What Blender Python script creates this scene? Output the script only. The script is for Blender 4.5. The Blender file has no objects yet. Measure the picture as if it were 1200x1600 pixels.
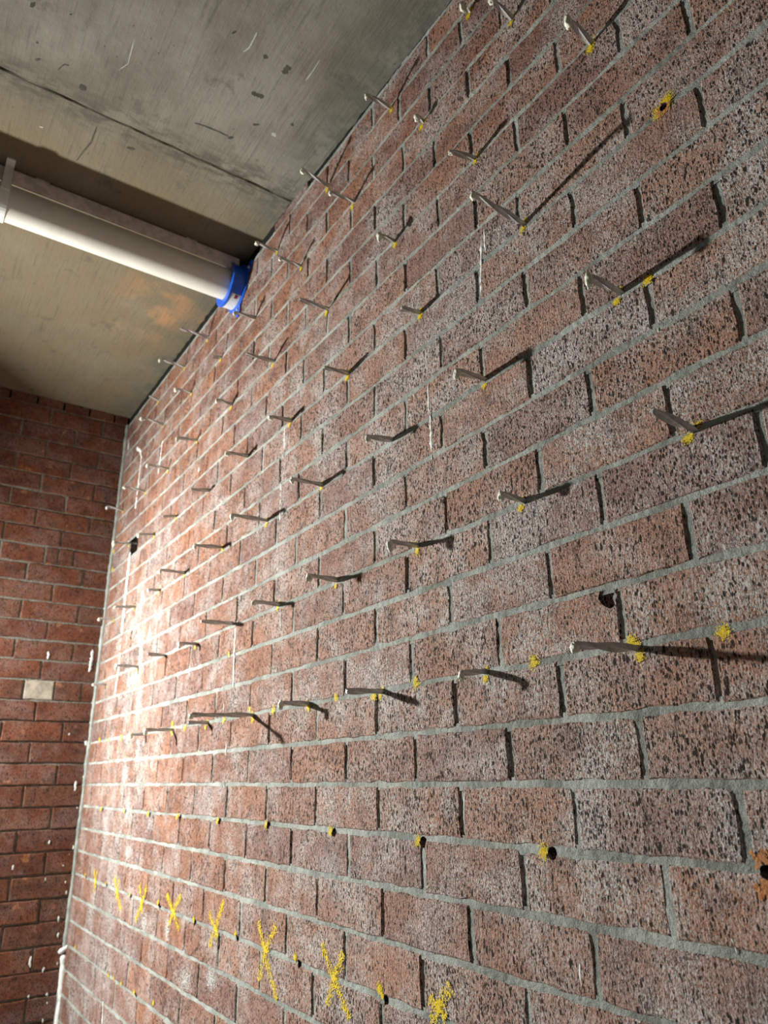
import bpy, bmesh, math, random
from mathutils import Vector, Matrix, noise

random.seed(7)
scene = bpy.context.scene
COL = scene.collection

# ------------------------------------------------------------------ camera
cam_data = bpy.data.cameras.new('camera')
cam = bpy.data.objects.new('camera', cam_data)
COL.objects.link(cam)
cam_data.sensor_fit = 'VERTICAL'
cam_data.sensor_height = 36.0
cam_data.lens = 25.53
cam_data.clip_start = 0.02
RIGHT = Vector((0.8274202, -0.56143846, -0.01275435))
UP = Vector((-0.18304022, -0.29108765, 0.93902303))
FWD = Vector((0.53091627, 0.77463207, 0.34361762))
EYE = Vector((-0.8136, 0.0, 1.0))
m = Matrix((RIGHT, UP, -FWD)).transposed().to_4x4()
m.translation = EYE
cam.matrix_world = m
cam_data.dof.use_dof = True
cam_data.dof.focus_distance = 1.15
cam_data.dof.aperture_fstop = 6.0
scene.camera = cam

# ------------------------------------------------------------------ light
scene.view_settings.view_transform = 'Standard'
scene.view_settings.look = 'None'
scene.view_settings.exposure = 0.0
scene.view_settings.gamma = 1.0
scene.view_settings.use_curve_mapping = False

world = bpy.data.worlds.new('daylight_from_open_side')
scene.world = world
world.use_nodes = True
bg = world.node_tree.nodes['Background']
bg.inputs[0].default_value = (0.92, 1.0, 0.98, 1)
bg.inputs[1].default_value = 0.065

ld = bpy.data.lights.new('work_floodlight', 'AREA')
ld.shape = 'DISK'
ld.size = 0.10
ld.energy = 134.0
ld.color = (0.98, 1.0, 0.95)
lo = bpy.data.objects.new('work_floodlight', ld)
COL.objects.link(lo)
lo.location = (-1.414, 3.12, 1.62)
lo.rotation_euler = Vector((1.0, -0.98, -0.52)).to_track_quat('-Z', 'Y').to_euler()

# ------------------------------------------------------------------ measured positions (metres)
COURSE = 0.086          # brick course height
BLEN = 0.240            # brick length with joint
JOINT0 = 1.0 - 0.1357 * COURSE
CORNER_Y = 3.505
CEIL_FAR = 2.762
PHASE = 1.58 * COURSE   # position of the perpends along the right wall
TIES = [
    (2, 0.6033, 1.1552, (-0.1200, 0.0014, -0.0059)),
    (2, 0.8983, 1.1606, (-0.0523, 0.0011, -0.0063)),
    (2, 1.1999, 1.1585, (-0.0828, 0.0005, -0.0042)),
    (2, 1.5009, 1.1594, (-0.0692, 0.0000, -0.0001)),
    (2, 1.8007, 1.1572, (-0.1637, 0.0005, -0.0055)),
    (2, 2.1165, 1.1583, (-0.0577, 0.0001, -0.0016)),
    (2, 2.4167, 1.1555, (-0.0868, 0.0002, -0.0032)),
    (2, 2.7083, 1.1567, (-0.0491, 0.0002, -0.0031)),
    (5, 0.4733, 1.4194, (-0.0886, -0.0011, 0.0012)),
    (5, 0.7842, 1.4211, (-0.0500, -0.0011, 0.0020)),
    (5, 1.0723, 1.4223, (-0.0639, 0.0015, -0.0039)),
    (5, 1.3779, 1.4221, (-0.0723, -0.0001, 0.0002)),
    (5, 1.6714, 1.4237, (-0.0695, 0.0004, -0.0015)),
    (5, 1.9732, 1.4262, (-0.0941, 0.0007, -0.0035)),
    (5, 2.2592, 1.4098, (-0.0535, 0.0005, -0.0025)),
    (5, 2.5646, 1.4151, (-0.0609, 0.0000, -0.0003)),
    (5, 2.8849, 1.4156, (-0.0812, 0.0001, -0.0005)),
    (5, 3.3398, 1.3972, (-0.0531, 0.0003, -0.0029)),
    (8, 0.5495, 1.6814, (-0.0690, 0.0019, -0.0016)),
    (8, 0.8550, 1.6831, (-0.0630, 0.0026, -0.0032)),
    (8, 1.1542, 1.6818, (-0.0583, 0.0037, -0.0063)),
    (8, 1.4569, 1.6826, (-0.0807, 0.0011, -0.0023)),
    (8, 1.7685, 1.6820, (-0.1026, 0.0012, -0.0031)),
    (8, 2.0928, 1.6891, (-0.0863, 0.0024, -0.0074)),
    (8, 2.4303, 1.6846, (-0.0849, 0.0002, -0.0007)),
    (8, 2.7050, 1.6809, (-0.0386, 0.0006, -0.0024)),
    (8, 3.0113, 1.6758, (-0.0797, 0.0020, -0.0088)),
    (8, 3.3500, 1.6866, (-0.0601, 0.0012, -0.0062)),
    (11, 0.7266, 1.9405, (-0.1216, -0.0033, 0.0025)),
    (11, 1.0390, 1.9371, (-0.0473, 0.0048, -0.0054)),
    (11, 1.3319, 1.9350, (-0.0684, 0.0033, -0.0047)),
    (11, 1.6383, 1.9380, (-0.0613, 0.0024, -0.0043)),
    (11, 1.9253, 1.9410, (-0.0670, 0.0024, -0.0049)),
    (11, 2.2399, 1.9323, (-0.0657, 0.0039, -0.0095)),
    (11, 2.5774, 1.9421, (-0.0516, 0.0040, -0.0112)),
    (11, 2.8467, 1.9451, (-0.0601, 0.0036, -0.0109)),
    (11, 3.2099, 2.0035, (-0.0691, 0.0016, -0.0052)),
    (11, 3.5231, 1.9623, (-0.0375, -0.0027, 0.0097)),
    (14, 0.5334, 2.1841, (-0.0660, -0.0054, 0.0024)),
    (14, 0.8382, 2.1905, (-0.0569, 0.0086, -0.0062)),
    (14, 1.1271, 2.1887, (-0.0425, 0.0009, -0.0009)),
    (14, 1.4390, 2.1867, (-0.0860, 0.0021, -0.0026)),
    (14, 1.7697, 2.1977, (-0.0889, 0.0029, -0.0043)),
    (14, 2.0866, 2.1942, (-0.0550, -0.0005, 0.0009)),
    (14, 2.4157, 2.1939, (-0.0725, 0.0040, -0.0081)),
    (14, 2.7371, 2.1962, (-0.0843, 0.0011, -0.0025)),
    (14, 3.0502, 2.2035, (-0.0888, 0.0003, -0.0009)),
    (14, 3.3961, 2.2211, (-0.0776, -0.0003, 0.0008)),
    (17, 0.7037, 2.4442, (-0.0583, -0.0033, 0.0016)),
    (17, 1.0014, 2.4412, (-0.0144, -0.0026, 0.0018)),
    (17, 1.3096, 2.4497, (-0.0702, 0.0027, -0.0024)),
    (17, 1.6100, 2.4413, (-0.0679, 0.0001, -0.0001)),
    (17, 1.9317, 2.4497, (-0.0717, 0.0040, -0.0053)),
    (17, 2.2234, 2.4476, (-0.0329, 0.0028, -0.0044)),
    (17, 2.5325, 2.4498, (-0.0623, 0.0002, -0.0004)),
    (17, 2.8696, 2.4553, (-0.0973, -0.0009, 0.0017)),
    (19, 0.8244, 2.6004, (-0.0151, -0.0026, 0.0013)),
    (19, 1.1283, 2.6093, (-0.0745, 0.0016, -0.0011)),
    (19, 1.4507, 2.6193, (-0.0875, -0.0064, 0.0057)),
    (19, 1.7833, 2.6170, (-0.0715, -0.0010, 0.0011)),
    (19, 2.3812, 2.6229, (-0.1124, 0.0004, -0.0006)),
    (19, 2.6512, 2.6293, (-0.1046, -0.0007, 0.0012)),
    (19, 2.9895, 2.6285, (-0.0451, -0.0027, 0.0049))]
CROSSES = [
    [(1.3755, 0.6441), (1.4185, 0.6916), (1.341, 0.6886), (1.396, 0.6002), (1.3186, 0.5953)],
    [(1.6767, 0.643), (1.712, 0.6947), (1.624, 0.695), (1.6969, 0.5856), (1.6132, 0.568)],
    [(1.9628, 0.6452), (2.0073, 0.6769), (1.9199, 0.7117), (1.9943, 0.6066), (1.9441, 0.6337)],
    [(2.2794, 0.6472), (2.339, 0.6834), (2.2273, 0.6951), (2.3083, 0.6111), (2.223, 0.6129)],
    [(2.5731, 0.6334), (2.6074, 0.6828), (2.5349, 0.6862), (2.6147, 0.5852), (2.5572, 0.6138)],
    [(2.8586, 0.6406), (2.8989, 0.679), (2.8449, 0.6778), (2.8501, 0.6197), (2.7893, 0.5955)],
    [(3.1578, 0.6428), (3.1846, 0.6778), (3.1466, 0.6787), (3.1609, 0.6099), (3.1406, 0.627)],
    [(1.0522, 0.6639), (1.0231, 0.6958), (1.0763, 0.6702), (1.0715, 0.6386), (1.0371, 0.651)]]
PAINT_DOTS = [
    (0.7911, 1.1621, 0.0095),
    (0.4813, 1.1563, 0.0077),
    (0.6100, 1.1646, 0.0072),
    (1.0907, 1.1627, 0.0092),
    (1.2294, 1.1515, 0.0075),
    (1.3785, 1.1625, 0.0065),
    (1.6813, 1.1592, 0.0093),
    (1.9916, 1.1572, 0.0070),
    (1.8185, 1.1730, 0.0050),
    (2.4214, 1.1738, 0.0082),
    (2.3035, 1.1548, 0.0078),
    (3.3386, 1.1660, 0.0080),
    (3.1940, 1.1594, 0.0075),
    (3.0090, 1.1604, 0.0096),
    (3.1922, 0.8970, 0.0069),
    (2.8730, 0.8995, 0.0054),
    (2.5958, 0.8968, 0.0068),
    (2.3100, 0.8988, 0.0070),
    (1.9937, 0.8984, 0.0070),
    (1.6955, 0.9005, 0.0074),
    (1.3938, 0.8990, 0.0078),
    (1.0958, 0.8974, 0.0080),
    (0.8017, 0.8995, 0.0093),
    (3.3160, 0.6509, 0.0075),
    (3.0090, 0.6503, 0.0050),
    (2.7077, 0.6465, 0.0045),
    (2.4157, 0.6547, 0.0066),
    (2.1164, 0.6485, 0.0060),
    (1.8361, 0.6530, 0.0052),
    (1.5317, 0.6539, 0.0058),
    (1.2187, 0.6577, 0.0067),
    (1.2110, 0.6478, 0.0048),
    (2.8639, 0.3882, 0.0061),
    (2.7944, 0.3913, 0.0050),
    (2.7054, 0.3931, 0.0048),
    (2.5675, 0.3948, 0.0054),
    (2.3851, 0.4043, 0.0036),
    (0.4246, 1.9441, 0.0099),
    (0.4395, 1.9354, 0.0099),
    (1.9830, 1.3372, 0.0056),
    (0.5029, 1.6732, 0.0073),
    (3.4868, 2.0364, 0.0108),
    (3.4698, 1.9433, 0.0105),
    (3.3418, 0.3986, 0.0040)]
HOLES = [(0.7872, 0.8989), (1.084, 0.8971), (1.3822, 0.8977), (1.6851, 0.8988), (1.9802, 0.8973), (2.2873, 0.8978), (2.5749, 0.8955), (2.8561, 0.8979), (3.1721, 0.8954), (1.5172, 0.6448), (1.2033, 0.6427), (1.8312, 0.6457), (2.1079, 0.642), (2.4051, 0.6491), (2.6986, 0.6418), (3.0039, 0.6466), (3.3097, 0.6468), (2.553, 0.3909), (0.431, 1.9389), (0.4807, 0.9006)]
GROUT_RUNS = [
    ([(0.8315, 2.0582), (0.831, 2.0419), (0.8343, 2.027)], 0.0037),
    ([(0.8285, 2.0071), (0.8288, 1.9826), (0.8297, 1.9526)], 0.0044),
    ([(0.8404, 1.9785), (0.8418, 1.9414), (0.8461, 1.9141), (0.8479, 1.893), (0.8487, 1.864)], 0.0065),
    ([(0.8669, 1.846), (0.8665, 1.8284), (0.8679, 1.8119)], 0.0042),
    ([(1.0136, 1.9348), (1.0125, 1.9149), (1.0137, 1.8934)], 0.0046),
    ([(1.0235, 1.7544), (1.0231, 1.7218), (1.0229, 1.6882)], 0.0051),
    ([(1.019, 1.6821), (1.0195, 1.6369), (1.0195, 1.6006)], 0.0070),
    ([(1.0198, 1.5952), (1.0197, 1.561), (1.0218, 1.5254)], 0.0040),
    ([(1.6772, 1.9347), (1.6784, 1.8992), (1.6755, 1.8605)], 0.0073),
    ([(1.6792, 1.858), (1.6869, 1.8044), (1.6881, 1.7703)], 0.0060),
    ([(1.6878, 1.7664), (1.6871, 1.7095), (1.6865, 1.6537)], 0.0078),
    ([(1.9485, 1.4145), (1.9492, 1.356), (1.9445, 1.2926), (1.9412, 1.2395)], 0.0086),
    ([(1.9585, 1.236), (1.961, 1.2223)], 0.0054),
    ([(2.0034, 1.2015), (1.9994, 1.1767)], 0.0053),
    ([(1.9684, 1.0964), (1.967, 1.0598)], 0.0041),
    ([(1.6622, 1.4002), (1.6586, 1.3552)], 0.0042),
    ([(1.6518, 1.3154), (1.6475, 1.261)], 0.0026),
    ([(1.6455, 1.2358), (1.6408, 1.1772)], 0.0040),
    ([(1.7342, 1.3309), (1.7327, 1.3158)], 0.0050),
    ([(3.1927, 1.9571), (3.1885, 1.7896), (3.1797, 1.5918)], 0.0264),
    ([(3.1797, 1.5918), (3.1669, 1.4393), (3.1857, 1.3212)], 0.0133),
    ([(3.2899, 2.5068), (3.2138, 2.4634), (3.1781, 2.4166), (3.1765, 2.2682), (3.1861, 2.1555)], 0.0178),
    ([(2.8639, 2.3746), (2.8665, 2.3242), (2.8781, 2.2184)], 0.0155),
    ([(0.532, 1.8352), (0.5335, 1.8175)], 0.0044),
    ([(0.896, 1.0694), (0.8963, 1.0501)], 0.0040),
    ([(0.7543, 0.7769), (0.7558, 0.7425)], 0.0035),
    ([(0.5346, 0.8402), (0.5286, 0.8168)], 0.0036),
    ([(2.6705, 1.2221), (2.6561, 1.1993)], 0.0090),
    ([(2.8023, 1.1414), (2.7889, 1.1253)], 0.0092),
    ([(2.723, 1.1334), (2.7172, 1.1158)], 0.0088),
    ([(3.5526, 1.9246), (3.5347, 1.8326), (3.5083, 1.7231)], 0.0231),
    ([(2.9069, 0.375), (2.8963, 0.3157), (2.8776, 0.2397)], 0.0061),
    ([(1.0392, 1.069), (1.0403, 1.05)], 0.0021),
    ([(0.5004, 1.59), (0.4998, 1.5812)], 0.0057),
    ([(0.6718, 2.0391), (0.6739, 2.0349)], 0.0070),
    ([(3.4557, 2.6078), (3.4485, 2.5589)], 0.0168),
    ([(2.3703, 2.069), (2.3722, 2.0469)], 0.0110),
    ([(0.9232, 1.2813), (0.9238, 1.2538)], 0.0023),
    ([(0.9693, 0.9743), (0.973, 0.9265)], 0.0024),
    ([(1.9672, 1.0058), (1.958, 0.8949)], 0.0036),
    ([(1.6411, 0.974), (1.6381, 0.9381)], 0.0028)]
WASHES = [(2.8574, 1.4651, 0.0383, 0.1020), (2.8151, 1.2928, 0.0504, 0.0720), (2.7693, 1.5131, 0.0383, 0.0357), (2.7692, 0.7718, 0.0468, 0.0273), (2.8308, 0.9154, 0.0322, 0.0645), (2.7757, 1.0874, 0.0396, 0.0660), (2.5299, 0.5907, 0.0357, 0.0340), (2.3169, 0.6018, 0.0233, 0.0388), (2.1471, 0.5052, 0.0378, 0.0224), (1.9728, 0.5363, 0.0351, 0.0260), (2.9211, 1.6793, 0.0427, 0.0627), (2.9045, 1.0238, 0.0472, 0.0360)]
SPLASHES = [(-0.0380, 0.9839, 0.0230, 0.0077), (-0.0375, 1.5268, 0.0406, 0.0087), (-0.0403, 1.4806, 0.0143, 0.0086), (-0.2223, 1.5269, 0.0168, 0.0070), (-0.0921, 1.2016, 0.0185, 0.0079), (-0.2387, 0.6822, 0.0161, 0.0058), (-0.1235, 0.3380, 0.0198, 0.0055), (-0.0750, 0.3077, 0.0135, 0.0056), (-0.0407, 0.4785, 0.0115, 0.0057), (-0.0330, 0.4207, 0.0092, 0.0057), (-0.1138, 0.7669, 0.0072, 0.0060), (-0.0177, 0.7421, 0.0074, 0.0061), (-0.0470, 0.6761, 0.0072, 0.0060), (-0.0353, 0.6633, 0.0072, 0.0060), (-0.0238, 0.5745, 0.0117, 0.0070), (-0.0312, 0.6130, 0.0070, 0.0059), (-0.1120, 0.6287, 0.0071, 0.0047), (-0.1137, 0.2203, 0.0064, 0.0054), (-0.0461, 0.2168, 0.0077, 0.0066), (-0.0528, 0.1305, 0.0075, 0.0054), (-0.0422, 0.1883, 0.0044, 0.0044), (-0.0321, 0.7162, 0.0074, 0.0049), (-0.0221, 0.3207, 0.0115, 0.0057), (-0.1663, 1.3069, 0.0081, 0.0054), (-0.0209, 0.8891, 0.0102, 0.0102), (-0.0152, 1.1627, 0.0135, 0.0135), (-0.0110, 1.0198, 0.0104, 0.0052)]
ROPE = [(-0.007, 0.3523), (-0.0017, 0.3114), (-0.0001, 0.2626), (0.0004, 0.2231), (0.0063, 0.1962), (0.0024, 0.1537), (0.0016, 0.1069), (0.0053, 0.0266)]
ROPE_TOP = [(-0.0273, 0.3592), (-0.0113, 0.3663), (0.0023, 0.3736), (0.0123, 0.3725)]
CEILING_MARKS = [
    ([(-0.3682, 1.5756), (-0.3386, 1.569), (-0.3016, 1.5655), (-0.2687, 1.565)], 0.0055),
    ([(-0.2656, 1.5629), (-0.2589, 1.5693)], 0.0198),
    ([(-0.5921, 1.7524), (-0.5915, 1.8137), (-0.6038, 1.8693), (-0.6123, 1.9124)], 0.0055),
    ([(-0.2762, 1.3897), (-0.2599, 1.3883), (-0.243, 1.3841)], 0.0154),
    ([(-0.2284, 1.2613), (-0.2312, 1.274), (-0.2309, 1.2892)], 0.0198),
    ([(-0.2961, 1.2679), (-0.2861, 1.2739)], 0.0154),
    ([(-0.3864, 1.2529), (-0.3818, 1.2557)], 0.0154),
    ([(-0.1408, 1.42), (-0.1323, 1.4247)], 0.0110),
    ([(-0.2286, 1.4858), (-0.2135, 1.4758)], 0.0088),
    ([(-0.7003, 1.5854), (-0.7121, 1.5889), (-0.7224, 1.6154)], 0.0033),
    ([(-0.8134, 1.4611), (-0.8043, 1.4643)], 0.0198),
    ([(-0.7818, 1.5597), (-0.7822, 1.5661)], 0.0066),
    ([(-0.7294, 1.435), (-0.7274, 1.4374)], 0.0088),
    ([(-0.6637, 1.6281), (-0.6477, 1.6407)], 0.0220),
    ([(-0.6061, 1.4885), (-0.6042, 1.4894)], 0.0066),
    ([(-0.4777, 1.7719), (-0.5002, 1.7783)], 0.0110),
    ([(-0.776, 1.6184), (-0.7671, 1.6082)], 0.0088)]
CEILING_CHALK = [
    ([(-0.3377, 1.2205), (-0.3365, 1.2456), (-0.336, 1.2696), (-0.3438, 1.2913)], 0.0044),
    ([(-0.1725, 1.1985), (-0.1714, 1.2343), (-0.1731, 1.2731)], 0.0033),
    ([(-0.5826, 1.4131), (-0.5759, 1.492), (-0.5902, 1.5232)], 0.0022),
    ([(-0.1707, 1.4815), (-0.1556, 1.4875)], 0.0132),
    ([(-0.7283, 1.8426), (-0.7188, 1.8389)], 0.0066)]

# ------------------------------------------------------------------ helpers
def link(name, bm, mat, parent=None, smooth=False):
    me = bpy.data.meshes.new(name)
    bm.to_mesh(me)
    bm.free()
    if smooth:
        for p in me.polygons:
            p.use_smooth = True
    me.materials.append(mat)
    o = bpy.data.objects.new(name, me)
    COL.objects.link(o)
    if parent is not None:
        o.parent = parent
    return o


def empty(name, loc, label, cat, group=None):
    o = bpy.data.objects.new(name, None)
    COL.objects.link(o)
    o.location = loc
    o.empty_display_size = 0.03
    o['label'] = label
    o['category'] = cat
    if group:
        o['group'] = group
    return o


def add_box(bm, lo_, hi):
    x0, y0, z0 = lo_
    x1, y1, z1 = hi
    v = [bm.verts.new(c) for c in ((x0, y0, z0), (x1, y0, z0), (x1, y1, z0), (x0, y1, z0),
                                   (x0, y0, z1), (x1, y0, z1), (x1, y1, z1), (x0, y1, z1))]
    for f in ((0, 3, 2, 1), (4, 5, 6, 7), (0, 1, 5, 4), (1, 2, 6, 5), (2, 3, 7, 6), (3, 0, 4, 7)):
        bm.faces.new([v[i] for i in f])


def add_rings(bm, rings, close=True, cap=True):
    """skin a list of rings of equal length"""
    vs = [[bm.verts.new(p) for p in r] for r in rings]
    n = len(rings[0])
    for a, b in zip(vs[:-1], vs[1:]):
        for i in range(n if close else n - 1):
            j = (i + 1) % n
            bm.faces.new((a[i], a[j], b[j], b[i]))
    if cap:
        bm.faces.new(list(reversed(vs[0])))
        bm.faces.new(vs[-1])
    return vs


def circle_x(x, cy, cz, r, n=32, a0=0.0):
    return [(x, cy + r * math.cos(a0 + 2 * math.pi * i / n), cz + r * math.sin(a0 + 2 * math.pi * i / n)) for i in range(n)]


# ------------------------------------------------------------------ materials
class Nodes:
    def __init__(self, name):
        self.mat = bpy.data.materials.new(name)
        self.mat.use_nodes = True
        self.t = self.mat.node_tree
        self.bsdf = self.t.nodes['Principled BSDF']

    def n(self, kind, **kw):
        nd = self.t.nodes.new(kind)
        for k, v in kw.items():
            setattr(nd, k, v)
        return nd

    def l(self, a, b):
        self.t.links.new(a, b)

    def val(self, sock, v):
        if hasattr(v, 'is_linked') or isinstance(v, bpy.types.NodeSocket):
            self.l(v, sock)
        else:
            sock.default_value = v

    def math(self, op, a, b=0.0, c=None, clamp=False):
        nd = self.n('ShaderNodeMath', operation=op, use_clamp=clamp)
        self.val(nd.inputs[0], a)
        self.val(nd.inputs[1], b)
        if c is not None:
            self.val(nd.inputs[2], c)
        return nd.outputs[0]

    def vmath(self, op, a, b):
        nd = self.n('ShaderNodeVectorMath', operation=op)
        self.val(nd.inputs[0], a)
        self.val(nd.inputs[1], b)
        return nd.outputs[0]

    def mix(self, fac, a, b, mode='MIX'):
        nd = self.n('ShaderNodeMix', data_type='RGBA', blend_type=mode)
        self.val(nd.inputs[0], fac)
        self.val(nd.inputs[6], a if not isinstance(a, tuple) else (*a, 1))
        self.val(nd.inputs[7], b if not isinstance(b, tuple) else (*b, 1))
        return nd.outputs[2]

    def ramp(self, x, lo_, hi, a=0.0, b=1.0):
        nd = self.n('ShaderNodeMapRange', interpolation_type='SMOOTHSTEP')
        self.val(nd.inputs[0], x)
        nd.inputs[1].default_value = lo_
        nd.inputs[2].default_value = hi
        nd.inputs[3].default_value = a
        nd.inputs[4].default_value = b
        return nd.outputs[0]

    def noise(self, vec, scale, detail=3.0, rough=0.55):
        nd = self.n('ShaderNodeTexNoise')
        self.l(vec, nd.inputs['Vector'])
        nd.inputs['Scale'].default_value = scale
        nd.inputs['Detail'].default_value = detail
        nd.inputs['Roughness'].default_value = rough
        return nd.outputs[0]

    def voronoi(self, vec, scale, out='Distance', rnd=1.0):
        nd = self.n('ShaderNodeTexVoronoi')
        self.l(vec, nd.inputs['Vector'])
        nd.inputs['Scale'].default_value = scale
        nd.inputs['Randomness'].default_value = rnd
        return nd.outputs[out]

    def bump(self, height, dist, strength=1.0, normal=None):
        nd = self.n('ShaderNodeBump')
        nd.inputs['Strength'].default_value = strength
        nd.inputs['Distance'].default_value = dist
        self.l(height, nd.inputs['Height'])
        if normal is not None:
            self.l(normal, nd.inputs['Normal'])
        return nd.outputs[0]

    def done(self, color, normal=None, rough=0.85, spec=0.25, metal=0.0):
        self.val(self.bsdf.inputs['Base Color'], color if not isinstance(color, tuple) else (*color, 1))
        self.val(self.bsdf.inputs['Roughness'], rough)
        self.bsdf.inputs['Specular IOR Level'].default_value = spec
        self.bsdf.inputs['Metallic'].default_value = metal
        if normal is not None:
            self.l(normal, self.bsdf.inputs['Normal'])
        return self.mat

    def pos(self):
        return self.n('ShaderNodeNewGeometry').outputs['Position']


def scaled(N, vec, s):
    return N.vmath('MULTIPLY', vec, s)


def brick_material(name, warm, dusty, pit_depth, dust_bias):
    N = Nodes(name)
    P = N.pos()
    rnd = N.n('ShaderNodeObjectInfo').outputs['Random']
    at = N.n('ShaderNodeAttribute', attribute_type='GEOMETRY', attribute_name='tone')
    tone = N.math('FRACT', N.math('ADD', rnd, at.outputs['Fac']))
    off = N.n('ShaderNodeCombineXYZ')
    N.l(N.math('MULTIPLY', tone, 41.0), off.inputs[0])
    N.l(N.math('MULTIPLY', tone, 23.0), off.inputs[1])
    N.l(N.math('MULTIPLY', tone, 17.0), off.inputs[2])
    Q = N.vmath('ADD', P, off.outputs[0])
    # drag-textured face: pits pulled out lengthwise up and down the brick
    wob = N.noise(scaled(N, Q, (260, 260, 130)), 1.0, 2.0)
    wv = N.n('ShaderNodeCombineXYZ')
    N.l(N.math('MULTIPLY', wob, 0.0045), wv.inputs[1])
    N.l(N.math('MULTIPLY', wob, 0.0045), wv.inputs[0])
    N.l(N.math('MULTIPLY', wob, 0.004), wv.inputs[2])
    Qw = N.vmath('ADD', Q, wv.outputs[0])

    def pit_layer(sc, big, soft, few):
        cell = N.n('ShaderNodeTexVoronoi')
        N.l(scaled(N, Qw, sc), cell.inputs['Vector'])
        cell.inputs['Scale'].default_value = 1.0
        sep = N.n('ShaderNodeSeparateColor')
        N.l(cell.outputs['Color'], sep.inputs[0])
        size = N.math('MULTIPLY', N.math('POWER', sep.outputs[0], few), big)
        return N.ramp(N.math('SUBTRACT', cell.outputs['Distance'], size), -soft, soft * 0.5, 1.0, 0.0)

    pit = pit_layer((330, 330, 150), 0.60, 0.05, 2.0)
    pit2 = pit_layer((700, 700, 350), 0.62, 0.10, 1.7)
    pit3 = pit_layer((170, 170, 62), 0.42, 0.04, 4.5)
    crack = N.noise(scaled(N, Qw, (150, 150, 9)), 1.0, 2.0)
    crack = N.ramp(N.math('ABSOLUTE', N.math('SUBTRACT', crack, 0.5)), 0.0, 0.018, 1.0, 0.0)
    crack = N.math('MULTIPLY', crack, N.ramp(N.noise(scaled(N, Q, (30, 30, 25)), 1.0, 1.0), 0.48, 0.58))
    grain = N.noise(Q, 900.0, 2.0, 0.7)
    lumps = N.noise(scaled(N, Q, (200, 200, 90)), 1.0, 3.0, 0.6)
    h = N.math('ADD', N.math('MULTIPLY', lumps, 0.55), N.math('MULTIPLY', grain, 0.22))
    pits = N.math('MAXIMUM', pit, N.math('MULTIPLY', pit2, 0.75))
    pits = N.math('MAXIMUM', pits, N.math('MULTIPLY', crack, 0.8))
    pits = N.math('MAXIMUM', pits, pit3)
    h = N.math('SUBTRACT', h, pits)
    nrm = N.bump(h, pit_depth, 1.0)
    # fired clay colour, brick to brick and within a brick
    c = N.mix(N.ramp(tone, 0.0, 1.0), warm[0], warm[1])
    t2 = N.math('FRACT', N.math('MULTIPLY', tone, 7.31))
    c = N.mix(N.ramp(t2, 0.55, 1.0), c, warm[2])
    c = N.mix(N.ramp(N.noise(scaled(N, Q, (14, 14, 20)), 1.0, 3.0), 0.45, 0.75, 0.0, 0.75), c, warm[3])
    flame = N.ramp(N.noise(scaled(N, Q, (18, 18, 22)), 1.0, 2.0), 0.66, 0.74, 0.0, 0.6)
    c = N.mix(flame, c, (0.42, 0.17, 0.075))
    # mortar smear and efflorescence left on the faces, thicker in patches
    d = N.noise(scaled(N, P, (8.0, 8.0, 9.0)), 1.0, 5.0, 0.66)
    sepP = N.n('ShaderNodeSeparateXYZ')
    N.l(P, sepP.inputs[0])
    dusty_m = N.ramp(d, 0.40, 0.66, dust_bias[0], dust_bias[1])
    if dust_bias[2]:
        # limewash streaks where water ran down the wall near the corner
        band = N.math('MULTIPLY', N.ramp(sepP.outputs[1], 2.35, 2.95), N.ramp(sepP.outputs[1], 3.42, 3.12))
        band = N.math('MULTIPLY', band, N.ramp(sepP.outputs[2], 2.15, 1.70))
        band = N.math('MULTIPLY', band, N.ramp(N.noise(scaled(N, P, (8, 8, 1.2)), 1.0, 4.0, 0.6), 0.36, 0.62, 0.25, 1.5))
        near = N.math('MULTIPLY', N.ramp(sepP.outputs[1], 2.5, 0.9, 0.05, 0.42), N.ramp(sepP.outputs[2], 2.45, 1.85, 0.25, 1.0))
        dusty_m = N.math('ADD', dusty_m, N.math('ADD', N.math('MULTIPLY', band, 0.36), near))
    speck = N.ramp(N.noise(scaled(N, Q, (560, 560, 260)), 1.0, 3.0, 0.75), 0.40, 0.58, 0.08, 1.0)
    t3 = N.math('FRACT', N.math('MULTIPLY', tone, 13.7))
    dusty_m = N.math('MULTIPLY', dusty_m, N.ramp(t3, 0.0, 1.0, 0.8, 1.15))
    c = N.mix(N.math('MULTIPLY', dusty_m, speck, clamp=True), c, dusty)
    blue = N.ramp(N.noise(scaled(N, Q, (26, 26, 30)), 1.0, 2.0), 0.68, 0.76, 0.0, 0.45)
    c = N.mix(N.math('MULTIPLY', blue, speck), c, (0.20, 0.24, 0.30))
    # iron specks plus the shade inside the pits, painted near-black into the colour
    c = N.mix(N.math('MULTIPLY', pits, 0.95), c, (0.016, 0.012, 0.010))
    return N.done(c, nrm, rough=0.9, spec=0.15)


M = {}
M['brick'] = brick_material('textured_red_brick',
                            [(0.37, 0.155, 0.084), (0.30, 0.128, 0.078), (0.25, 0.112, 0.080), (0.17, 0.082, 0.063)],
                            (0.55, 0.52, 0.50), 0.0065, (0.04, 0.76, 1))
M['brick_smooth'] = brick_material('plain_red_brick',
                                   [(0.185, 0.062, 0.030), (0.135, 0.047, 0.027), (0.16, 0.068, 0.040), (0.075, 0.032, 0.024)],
                                   (0.34, 0.27, 0.25), 0.0008, (0.0, 0.40, 0))


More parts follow.
